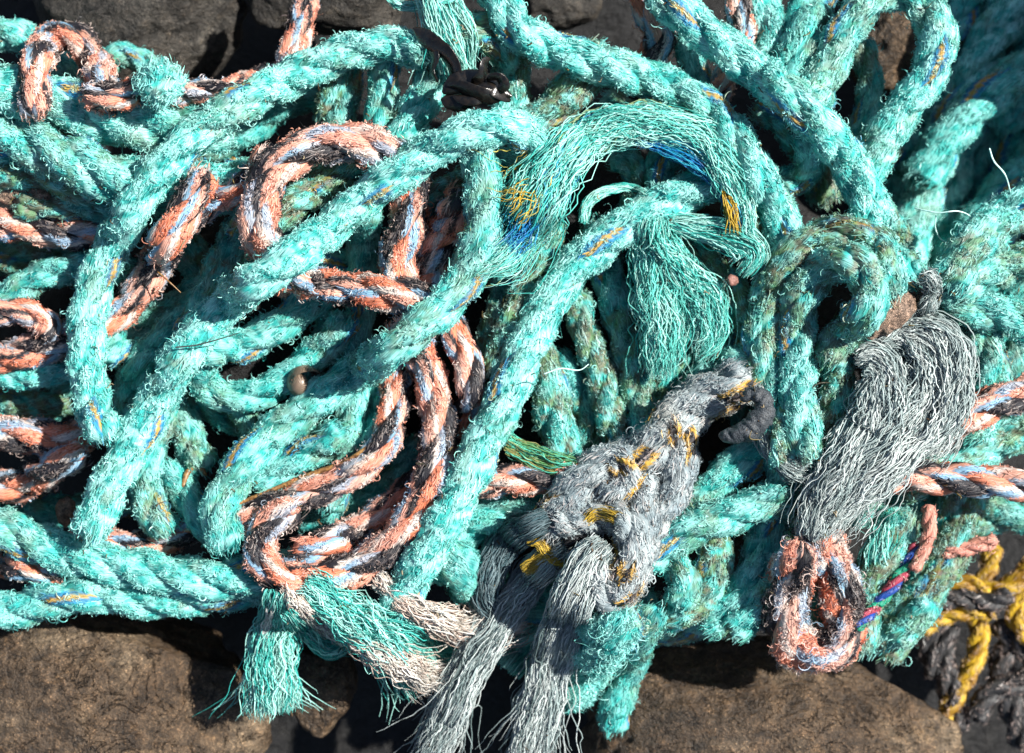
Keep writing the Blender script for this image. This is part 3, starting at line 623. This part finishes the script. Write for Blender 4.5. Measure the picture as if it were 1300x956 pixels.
T('tall loop standing up at the top right', [(1010, 165), (1035, 120), (1058, 72), (1085, 22), (1118, -8), (1155, -10), (1182, 18), (1190, 62), (1174, 105), (1142, 145), (1115, 190), (1090, 240)], 28, floor=20, bleach=.7, algae=.25, stiff=60)
T('right top diagonal rope from the top edge down to the outer bight', [(815, -45), (858, 10), (910, 52), (962, 92), (1008, 128), (1050, 172), (1086, 222), (1102, 265), (1106, 305)], 28, floor=50, bleach=.7, algae=.15, stiff=60)
T('leaning olive rope forming the outer bight on the right', [(1000, 596), (992, 565), (984, 530), (972, 475), (968, 420), (982, 365), (1008, 322), (1048, 300), (1092, 298), (1122, 325), (1128, 380)], 27, floor=10, algae=.75, bleach=.45, squash=.4)
T('inner bight of turquoise rope with a long blue and yellow tracer', [(1026, 585), (1018, 545), (1012, 495), (1010, 440), (1014, 385), (1038, 345), (1078, 332), (1104, 358), (1098, 398), (1070, 425), (1048, 465)], 28, floor=20, bleach=.5, algae=.4, squash=.4)
# ================================================================== frayed ends and tassels
def at(x, y, z=100): return W((x, y, z))
ac = [((.04, .42, .37), 2), ((.14, .60, .53), 4), ((.42, .80, .73), 5)]
def hank(lab, name='frayed_rope_end', x=0, y=0, z=100, cat='frayed rope', group=None): return empty(name, at(x, y, z), lab, cat, group)

GF = 'frayed turquoise rope ends'
e = hank('turquoise cut rope end with splayed fibres, top left against the rock', x=205, y=80, group=GF)
rope('cut_end', None, [(195, 130), (203, 105), (210, 80)], 27, 'T', floor=-10, parent=e, bleach=.8, shag=2.0, flen=1.4)
e = hank('turquoise tassel hanging in from the top edge over the black seaweed', x=565, y=30, group=GF)
bundle(e, 'filaments', [(535, -40), (556, 0), (572, 35), (582, 70), (588, 100)], [22, 26, 32, 26, 20], 750, ac, floor=60, wave=7)
bundle(e, 'side_filaments', [(600, -10), (560, 0), (520, 8), (495, 0), (480, -25)], [4, 5, 5, 5, 6], 40, ac, floor=60, wave=8, locks=8, register=False)
e = hank('large frayed turquoise arc with blue and yellow fibres at both ends', x=800, y=160, group=GF)
arc = [(940, 300), (938, 262), (922, 218), (888, 182), (845, 163), (795, 160), (748, 176), (712, 208), (690, 245), (668, 285), (640, 325), (598, 352)]
bundle(e, 'filaments', arc, [12, 15, 18, 20, 21, 21, 21, 24, 28, 27, 20, 9], 1700, ac + [((.3, .4, .2), .6), ((.01, .22, .45), .3)], floor=70, wave=13, locks=44, pts_n=56, spread=.45, tangle=.75)
LAID.pop()
bundle(e, 'blue_filaments', [(942, 292), (928, 258), (906, 228), (876, 206), (846, 192), (800, 180)], [5, 8, 11, 11, 8, 5], 60, [((.005, .16, .42), 3), ((.02, .32, .46), 2)], floor=84, wave=7, register=False)
bundle(e, 'blue_filaments', [(735, 180), (705, 215), (685, 245), (665, 280), (645, 310), (630, 330)], [12, 20, 28, 30, 24, 14], 90, [((.005, .16, .42), 3), ((.02, .32, .46), 2)], floor=84, wave=14, register=False)
bundle(e, 'yellow_filaments', [(905, 210), (922, 235), (932, 262), (938, 300)], [4, 6, 9, 9], 40, [((.55, .36, .03), 1)], floor=88, wave=7, locks=6, register=False)
bundle(e, 'yellow_filaments', [(700, 200), (680, 225), (655, 245), (628, 262)], [14, 26, 38, 44], 46, [((.55, .36, .03), 2), ((.4, .36, .08), 1)], floor=84, wave=24, locks=20, curl=1.2, flare=.6, register=False)

e = hank('little turquoise swirl of fibres inside the large frayed arc', x=780, y=245, group=GF)
bundle(e, 'filaments', [(738, 285), (745, 258), (768, 243), (800, 238), (830, 255)], [8, 8, 7, 6, 8], 110, ac, floor=40, wave=5, locks=10, squash=.4)
e = hank('wavy turquoise hank at the right end of the long diagonal', x=900, y=300, group=GF)
bundle(e, 'filaments', [(835, 272), (865, 282), (905, 292), (940, 305), (958, 325), (940, 352)], [10, 14, 18, 22, 20, 10], 420, ac, floor=60, wave=7, squash=.4)
e = hank('mop-like turquoise tassel hanging below the long diagonal', x=850, y=370, group=GF)
bundle(e, 'filaments', [(838, 275), (836, 320), (842, 370), (848, 420), (842, 485)], [18, 25, 28, 24, 14], 800, ac, floor=40, wave=13, locks=30, squash=.4, curl=.9, tangle=.9, spread=.35, pts_n=36)
bundle(e, 'side_filaments', [(835, 300), (868, 345), (898, 385), (905, 425), (885, 462)], [14, 20, 23, 20, 12], 460, ac, floor=40, wave=13, locks=20, squash=.4, tangle=.9, spread=.35)
e = hank('turquoise tassel resting on rock at the bottom left of centre', x=345, y=810, group=GF)
bundle(e, 'filaments', [(362, 750), (355, 785), (350, 825), (350, 872), (352, 915)], [16, 26, 32, 34, 36], 800, ac, floor=10, wave=11, locks=40, spread=.3, flare=.3)
bundle(e, 'side_filaments', [(368, 770), (392, 800), (415, 822), (440, 815), (460, 800)], [14, 16, 14, 11, 8], 260, ac, floor=0, wave=8, squash=.4)
bundle(e, 'white_filaments', [(345, 770), (338, 810), (330, 850), (322, 885)], [4, 5, 5, 6], 26, [((.7, .68, .66), 1)], floor=0, wave=8, locks=5, register=False)
e = hank('dark turquoise fibres spread under the coil at the bottom', x=450, y=780, group=GF)
bundle(e, 'filaments', [(385, 735), (435, 772), (480, 800), (520, 830), (555, 860)], [14, 22, 26, 30, 34], 800, ac, floor=-20, wave=16, spread=.6, flare=.4, locks=36)
bundle(e, 'side_filaments', [(520, 770), (550, 800), (580, 822), (620, 835)], [20, 24, 24, 18], 450, ac, floor=-40, wave=9, locks=30, squash=.4)
cream = [((.66, .60, .53), 3), ((.58, .45, .38), 2), ((.72, .69, .64), 3)]
e = hank('cream white fibres fanning out under the orange coil', 'frayed_rope_end', 440, 800, group='frayed cream rope ends')
bundle(e, 'filaments', [(358, 738), (395, 780), (435, 802), (480, 825), (530, 850), (580, 872)], [3, 8, 11, 14, 17, 20], 400, cream, floor=10, wave=14, spread=.5, flare=.4, locks=26, squash=.4)
e = hank('pinkish cream fibres in the sun left of the grey tassels', 'frayed_rope_end', 570, 800, group='frayed cream rope ends')
bundle(e, 'filaments', [(478, 728), (520, 765), (570, 790), (625, 795), (670, 775)], [3, 10, 19, 20, 14], 480, cream, floor=10, wave=15, spread=.6, flare=.3, locks=36, squash=.4)
e = hank('fluffy turquoise rope end sticking out below the grey knots', x=760, y=810, group=GF)
rope('frayed_stub', None, [(800, 768), (785, 790), (762, 815), (738, 850), (725, 895)], 29, 'T', floor=-70, parent=e, bleach=.6, shag=1.8, flen=1.7)
bundle(e, 'filaments', [(640, 850), (665, 820), (690, 800), (720, 790)], [24, 22, 20, 16], 320, ac, floor=-60, wave=8)
e = hank('tuft of turquoise fibres between the stub and the hanging loop', x=1120, y=690, group=GF)
bundle(e, 'filaments', [(1140, 650), (1128, 680), (1118, 712), (1130, 735)], [18, 22, 20, 10], 380, ac + [((.3, .36, .2), 1)], floor=10, wave=8, locks=26, squash=.4)
e = hank('mossy green grass-like tuft right of the long diagonal', x=668, y=580, group=GF)
bundle(e, 'filaments', [(642, 560), (670, 575), (700, 588), (740, 592)], [10, 16, 18, 12], 380, [((.12, .3, .12), 2), ((.1, .5, .36), 2), ((.25, .25, .08), 1)], floor=0, wave=8, locks=24, squash=.4)

# ================================================================== grey knotted rope
gc = [((.32, .40, .40), 4), ((.56, .62, .61), 4), ((.16, .22, .22), 1)]
e = hank('knotted grey rope with yellow and black tracer strands and two long frayed tails', 'knotted_grey_rope', 780, 600, cat='rope')
def Gr(nm, pts, r, **o):
    o.setdefault('floor', 20); o.setdefault('squash', .14)
    return rope(nm, None, pts, r, 'G', parent=e, palefib=.7, shag=1., **o)
Gr('turn', [(694, 684), (712, 648), (738, 614), (775, 590), (812, 575)], 27, lay=150)
Gr('turn', [(955, 478), (925, 492), (890, 508), (858, 535), (830, 570), (800, 600), (772, 640)], 29, lay=150)
Gr('turn', [(855, 530), (862, 570), (858, 610), (838, 650), (812, 680)], 23, lay=120)
Gr('knot', [(775, 582), (800, 600), (815, 640), (812, 680), (800, 720), (780, 765)], 26, lay=130)
Gr('knot', [(700, 655), (735, 665), (770, 655), (800, 670), (805, 720), (785, 758), (760, 745), (752, 715)], 21, lay=110)
LAID_N = len(LAID)
bundle(e, 'frayed_tail', [(775, 690), (750, 720), (732, 765), (714, 815), (694, 880), (668, 985)], [20, 27, 28, 27, 28, 30], 1100, gc, floor=0, wave=9, locks=46, width=1.3, pts_n=40, spread=.3, squash=.2)
bundle(e, 'frayed_tail', [(722, 692), (685, 728), (648, 772), (615, 820), (582, 880), (535, 985)], [18, 23, 24, 25, 26, 28], 950, gc, floor=0, wave=9, locks=40, width=1.3, pts_n=40, spread=.3, squash=.3)
bundle(e, 'frayed_tail', [(700, 660), (655, 680), (628, 715), (618, 755), (640, 790)], [14, 20, 21, 18, 10], 600, [((.07, .13, .15), 2), ((.14, .20, .22), 2)], floor=-30, wave=7, locks=34, spread=.4, squash=.3)
yc = [((.55, .38, .05), 2), ((.42, .30, .07), 1)]
for pts, rd in (([(668, 686), (684, 688), (694, 700), (706, 712), (722, 712)], 6), ([(662, 724), (678, 716), (694, 704)], 6), ([(742, 664), (756, 652), (776, 654), (790, 664)], 8)):
    bundle(e, 'tracer_strand', pts, [rd*.7, rd, rd, rd, rd*.6], 240, yc, floor=20, wave=4, locks=24, squash=.5, spread=.6, width=.9)
bundle(e, 'tracer_strand', [(716, 690), (735, 684), (752, 692), (770, 690)], [5, 7, 8, 5], 110, [((.01, .01, .012), 1)], floor=20, wave=3, locks=10, squash=.5, spread=.4, width=1.5)

e = hank('big grey tassel bent over the orange rope, narrowing to its tip', 'frayed_grey_rope', 1120, 500, group=None)
bundle(e, 'filaments', [(1082, 452), (1108, 448), (1128, 478), (1120, 530), (1088, 585), (1055, 635), (1034, 690)], [14, 26, 34, 36, 30, 22, 12], 1300, gc, floor=60, wave=12, locks=26, width=1.45, pts_n=56, curl=.5, spread=.3, tangle=.5, squash=.35)
bundle(e, 'filaments', [(1112, 432), (1150, 420), (1182, 450), (1182, 505), (1148, 560), (1098, 615), (1045, 672)], [14, 26, 34, 36, 32, 24, 12], 1500, gc + [((.28, .35, .35), 2)], floor=60, wave=12, locks=28, width=1.45, pts_n=56, curl=.5, spread=.3, tangle=.5, squash=.3)
bundle(e, 'filaments', [(1150, 408), (1185, 415), (1208, 450), (1214, 500), (1198, 548), (1165, 580)], [12, 22, 26, 26, 22, 12], 800, gc, floor=60, wave=12, locks=18, width=1.45, curl=.5, spread=.3, pts_n=40, tangle=.5, squash=.2)
bundle(e, 'loose_net', [(1165, 345), (1185, 355), (1190, 375), (1170, 400), (1140, 425)], [6, 10, 12, 12, 14], 130, gc, floor=60, wave=14, curl=4, locks=30, squash=.3, width=1.1)
e = hank('stray grey strands trailing across the turquoise ropes beside the rubber hook', 'loose_strands', 990, 600, cat='strands')
bundle(e, 'filaments', [(962, 480), (978, 520), (972, 560), (1000, 590), (1040, 600)], [6, 6, 8, 12, 16], 150, gc, floor=40, wave=12, locks=14, squash=.25, curl=1.5, register=False)

# ================================================================== small cords
rope('thin_cord', 'thin blue, green and red braided cord at the bottom right', [(1165, 690), (1148, 722), (1125, 755), (1103, 780), (1085, 800)], 8, 'C', group='thin cords', cat='cord', floor=-20, fuzz=.4, rough=.4)
rope('thin_cord', 'salmon pink cord curving down beside the green rope', [(1178, 640), (1180, 672), (1172, 700), (1158, 725)], 9, 'P', group='thin cords', cat='cord', floor=0, fuzz=.3, rough=.3)
rope('thin_cord', 'cut salmon pink cord sticking out above the yellow rope', [(1195, 700), (1222, 697), (1250, 690), (1266, 686)], 10, 'P', group='thin cords', cat='cord', floor=-30, fuzz=.6, rough=.4)

# dark rubber hook
M_RUB = mat_plain('grey_rubber', (.014, .017, .021), .5, .35, bump=.8, scale=900, c2=(.055, .065, .075))
def tube(name, pts, radii, mat, lab, cat, floor=0, flat=1., nn=20, rough=.06, group=None, z=None, squash=.6):
    A = catmull([tuple(p)+((0,) if len(p) == 2 else ()) for p in pts], 1.5); m = len(A)
    r = np.interp(np.linspace(0, 1, m), np.linspace(0, 1, len(radii)), radii)
    zz = drape(A[:, :2], r, 1.5, floor, squash, 15, A[:, 2]) if z is None else np.interp(np.linspace(0, 1, m), np.linspace(0, 1, len(z)), z)
    Pw = W(np.stack([A[:, 0], A[:, 1], zz], 1)); T_, N, B = frames(Pw)
    al = np.linspace(0, 2*pi, nn, endpoint=False)
    s_ = np.arange(m)*1.5; e_ = np.minimum(s_, s_[-1]-s_); rr = r*np.sqrt(np.clip(e_/(r*.8+.01), .03, 1))
    V = Pw[:, None] + (np.cos(al)[None, :, None]*N[:, None] + np.sin(al)[None, :, None]*flat*B[:, None])*(rr*S)[:, None, None]
    V = V + (V-Pw[:, None])*(fbm(V/S/6, 2)-.5)[..., None]*rough*4
    c = Pw[m//2]; o = mesh_obj(name, V-c, grid_faces(m, nn), mat=mat); o.location = c; tag(o, lab, cat, group); return o
tube('rubber_hook', [(912, 553), (932, 552), (954, 543), (968, 527), (970, 508), (955, 500), (940, 508)], [6, 11, 14, 14.5, 12, 9, 5], M_RUB,
     'dark grey rubber hook curled against the end of the grey rope', 'rubber hook', floor=120, rough=.16)

# seaweed: black leathery blades
M_WEED = mat_plain('black_seaweed', (.004, .004, .004), .25, .5, bump=.4, scale=300, c2=(.012, .009, .007))
weed = empty('black_seaweed', at(590, 100, 150), 'shiny black seaweed blades curled among the ropes below the top tassel', 'seaweed')
def blade(pts, w0, z, tw):
    A = catmull([tuple(p)+(0,) for p in pts], 2.0); m = len(A); t = np.linspace(0, 1, m)
    zz = np.interp(t, np.linspace(0, 1, len(z)), z); Pw = W(np.stack([A[:, 0], A[:, 1], zz], 1)); T_, N, B = frames(Pw)
    a = tw[0] + (tw[1]-tw[0])*t; side = np.cos(a)[:, None]*N + np.sin(a)[:, None]*B; up = np.cross(T_, side)
    w = w0*1.5*np.sqrt(np.clip(np.minimum(t, 1-t)*5, .03, 1)); q = np.linspace(0, 2*pi, 16, endpoint=False)
    V = Pw[:, None] + side[:, None]*(np.cos(q)[None, :]*w[:, None])[..., None]*S + up[:, None]*(np.sin(q)*.7 + np.cos(2*q)*1.2)[None, :, None]*S
    child_mesh('blade', V, grid_faces(m, 16), weed, mat=M_WEED)
zt = float(np.vstack(LAID)[[((np.vstack(LAID)[:, 0]-590)**2+(np.vstack(LAID)[:, 1]-110)**2).argmin()]][0, 2])
Z0 = zt + 30
for pts, w, z, tw in (([(525, 36), (545, 52), (566, 68), (577, 90), (572, 112)], 8, [0, 12, 16, 8, 0], (.3, 1.2)),
                      ([(562, 118), (582, 104), (604, 100), (625, 108), (648, 128)], 9, [6, 14, 12, 16, 2], (.2, -.8)),
                      ([(568, 108), (588, 112), (610, 120), (638, 126)], 7, [12, 18, 20, 10], (1., .2)),
                      ([(560, 126), (575, 130), (590, 138), (600, 134)], 7, [0, 4, 6, 2], (0, .8)),
                      ([(600, 110), (612, 96), (616, 80), (622, 74)], 6, [12, 22, 26, 20], (.5, 1.5)),
                      ([(618, 102), (632, 98), (640, 108), (634, 120)], 5, [18, 26, 22, 12], (1.2, .2)),
                      ([(545, 55), (552, 72), (548, 90), (556, 104)], 6, [4, 8, 4, 4], (.6, 1.6)),
                      ([(575, 122), (600, 126), (622, 118), (650, 122)], 6, [8, 14, 12, 6], (-.5, .5))):
    blade(pts, w, [Z0+q for q in z], tw)

# periwinkle shell: a spiral of whorls
def shell(cx, cy, lab):
    A = np.vstack(LAID); d = (A[:, 0]-cx)**2+(A[:, 1]-cy)**2; m = d < 25**2
    z = (A[m, 2]+A[m, 3]*.6).max() if m.any() else 60
    n, nn = 150, 28; t = np.linspace(0, 1, n); ph = t*2*pi*3.2
    R = 9*np.exp(-2.6*t); rr = 15*np.exp(-2.3*t); h = 16*(1-np.exp(-1.8*t))
    cen = np.stack([R*np.cos(ph)*.62, R*np.sin(ph)*.62, h], 1); q = np.linspace(0, 2*pi, nn, endpoint=False)
    rad = np.stack([np.cos(ph), np.sin(ph), ph*0], 1)
    V = cen[:, None] + rad[:, None]*(np.cos(q)[None]*rr[:, None])[..., None] + np.array((0, 0, 1.))*(np.sin(q)[None]*rr[:, None])[..., None]
    V = V*(1 + .02*np.sin(q*9)[None, :, None])
    mt, nt, out = new_mat('shell_brown'); b = nt.nodes.new('ShaderNodeBsdfPrincipled'); b.inputs['Roughness'].default_value = .35
    tc = nt.nodes.new('ShaderNodeTexCoord'); w = nt.nodes.new('ShaderNodeTexWave'); w.inputs['Scale'].default_value = 260; w.inputs['Distortion'].default_value = 4; w.inputs['Detail'].default_value = 3
    r = nt.nodes.new('ShaderNodeValToRGB'); r.color_ramp.elements[0].color = (.085, .055, .035, 1); r.color_ramp.elements[1].color = (.21, .155, .115, 1)
    L(nt, tc.outputs['Object'], w.inputs['Vector']); L(nt, w.outputs['Fac'], r.inputs[0]); L(nt, r.outputs[0], b.inputs['Base Color']); L(nt, b.outputs[0], out.inputs[0])
    o = mesh_obj('periwinkle_shell', V*S*1.35, grid_faces(n, nn), mat=mt); o.location = W((cx, cy, z+8)); o.rotation_euler = (radians(-38), radians(-30), radians(40))
    tag(o, lab, 'sea snail shell')
shell(385, 487, 'round brown periwinkle shell sitting on the U-shaped turquoise bight')

# stones caught in the pile
def topz(x, y, r=20):
    A = np.vstack(LAID); m = (A[:, 0]-x)**2+(A[:, 1]-y)**2 < (r+10)**2
    return A[m, 2].max() if m.any() else 0
boulder('long pinkish crusted stone wedged right of the inner bight', 1128, 396, topz(1128, 396)-38, 44, 26, 26, R_PINK, 51, lump=.5, drapes=False, name='stone', cat='stone', nu=90, nv=60).rotation_euler = (0, 0, radians(42))
boulder('small smooth rose pebble under the wavy turquoise hank', 930, 356, topz(930, 356)-2, 9, 8, 8, mat_plain('rose_stone', (.16, .075, .06), .6, bump=.6, scale=500), 52, lump=.1, drapes=False, name='pebble', cat='pebble', nu=40, nv=24)
boulder('beige crusted stone lying between the left sheaf and the faded orange rope', 38, 248, topz(38, 248)-2, 40, 15, 16, R_PINK, 53, lump=.4, drapes=False, name='stone', cat='stone', nu=90, nv=60)
boulder('tiny beige stone in the gap at the foot of the second arch', 84, 650, -10, 13, 18, 14, R_PINK, 54, drapes=False, name='stone', cat='stone', nu=50, nv=30)

# scraps of dried weed and grit caught in the ropes
A_ = np.vstack([l for l in LAID]); A_ = A_[(A_[:, 2] < 135) & (A_[:, 2] > -60)]
q_ = A_[rng.integers(0, len(A_), 1500)]; ang = rng.uniform(0, 2*pi, 1500); rr_ = rng.uniform(.5, 1.0, 1500)*q_[:, 3]
zz_ = q_[:, 2] + np.sqrt(np.maximum(q_[:, 3]**2-rr_**2, 0)) + 1.5
r0 = W(np.stack([q_[:, 0]+np.cos(ang)*rr_, q_[:, 1]+np.sin(ang)*rr_, zz_], 1)); n_ = len(r0)
d_ = rng.normal(size=(n_, 3))*np.array((1, 1, .25)); d_ /= np.linalg.norm(d_, axis=1, keepdims=True); e_ = np.cross(d_, rng.normal(size=(n_, 3)))
t_ = np.linspace(0, 1, 7)[None, :, None]; l_ = (rng.uniform(3, 9, n_) + rng.exponential(5, n_)*(rng.random(n_) < .25))[:, None, None]*S
P_ = r0[:, None] + d_[:, None]*l_*t_ + e_[:, None]*l_*(np.sin(t_*rng.uniform(2, 7, (n_, 1, 1))))*.22
cw = np.array([(.10, .055, .02), (.035, .03, .015), (.16, .12, .04), (.30, .24, .15)])[rng.integers(0, 4, n_)]
V_, F_, C_ = fibres(P_, rng.uniform(.8, 2.4, (n_, 1))*S*np.array([.5, 1, 1.1, .9, 1, .8, .3])[None], np.repeat(cw[:, None], 7, 1), 3)
tag(mesh_obj('dried_weed_scraps', V_, F_, C=C_, mat=M_FIB), 'brown scraps of dried weed and grit caught all over the ropes', 'weed scraps', kind='stuff')

# dry kelp stalks and single threads
M_STALK = mat_plain('brown_stalk', (.10, .045, .015), .45, .5, scale=400, c2=(.28, .15, .05))
tube('kelp_stalk', [(300, 640), (345, 622), (395, 602), (440, 585), (478, 558)], [2.5, 3, 3.4, 3, 2], M_STALK, 'brown dry kelp stalk lying above the orange coil', 'stalk', floor=10, group='dry stalks', nn=8)
tube('kelp_stalk', [(232, 620), (238, 600), (252, 592), (262, 604)], [3, 4, 4, 2], M_STALK, 'short orange-brown stalk in the gap left of the third arch end', 'stalk', floor=0, group='dry stalks', nn=8)
M_THR = mat_plain('pale_thread', (.45, .68, .64), .5, .3); M_THD = mat_plain('dark_thread', (.03, .03, .03), .5, .3)
def thread(lab, pts, z, m=M_THR, r=1.): tube('loose_thread', pts, [r, r, r*.6], m, lab, 'thread', z=z, group='single loose threads', nn=6, rough=0)
thread('pale thread waving in front of the deep gap at the right', [(1160, 264), (1190, 270), (1215, 268), (1232, 275), (1238, 292)], [60, 80, 90, 80, 60], r=.9)
thread('pale thread curling down from the first one in the deep gap', [(1188, 272), (1188, 292), (1198, 306), (1222, 308)], [78, 60, 50, 60], r=.9)
thread('crinkled pale thread standing up at the right edge', [(1256, 188), (1262, 205), (1276, 222), (1284, 248)], [100, 90, 80, 60], r=1.1)
thread('dark thin thread lying across the second long arch', [(222, 441), (250, 438), (280, 430), (305, 422)], [topz(262, 412)+34]*4, M_THD, .9)
thread('brown hair-like thread beside the slanting orange rope', [(200, 345), (215, 358), (230, 372)], [90, 95, 90], M_STALK, 1.)
thread('pale hair looping across the dark gap right of the long diagonal', [(690, 475), (712, 468), (735, 470), (748, 462)], [120, 125, 120, 118], r=.9)

# ================================================================== camera and light
cd = bpy.data.cameras.new('camera'); cam = bpy.data.objects.new('camera', cd); col.objects.link(cam)
cam.location = (0, 0, HC*S); cam.rotation_euler = (0, 0, 0)
cd.sensor_width = 36; cd.lens = 36*D/1300; cd.clip_end = 50; cd.clip_start = .05
cd.dof.use_dof = True; cd.dof.focus_distance = (HC-150)*S; cd.dof.aperture_fstop = 3.6
bpy.context.scene.camera = cam
sd = np.array((.86, .34, .90)); sd /= np.linalg.norm(sd)
el = math.asin(sd[2]); az = math.atan2(sd[0], sd[1])
w = bpy.data.worlds.new('World'); bpy.context.scene.world = w; w.use_nodes = True; nt = w.node_tree
sky = nt.nodes.new('ShaderNodeTexSky'); sky.sky_type = 'NISHITA'; sky.sun_disc = False; sky.sun_elevation = el; sky.sun_rotation = az
bg = nt.nodes['Background']; bg.inputs['Strength'].default_value = .05; nt.links.new(sky.outputs[0], bg.inputs[0])
ld = bpy.data.lights.new('sun', 'SUN'); ld.energy = 5.0; ld.angle = radians(.5); ld.color = (1, .96, .89)
sun = bpy.data.objects.new('sun', ld); col.objects.link(sun); sun.location = tuple(sd*3)
from mathutils import Vector
sun.rotation_euler = Vector(tuple(sd)).to_track_quat('Z', 'Y').to_euler()
vs = bpy.context.scene.view_settings; vs.view_transform = 'Standard'; vs.look = 'None'; vs.exposure = 1.2; vs.gamma = 1
print('VERTS', sum(len(o.data.vertices) for o in bpy.data.objects if o.type == 'MESH'), 'maxz', np.vstack(LAID)[:, 2].max())
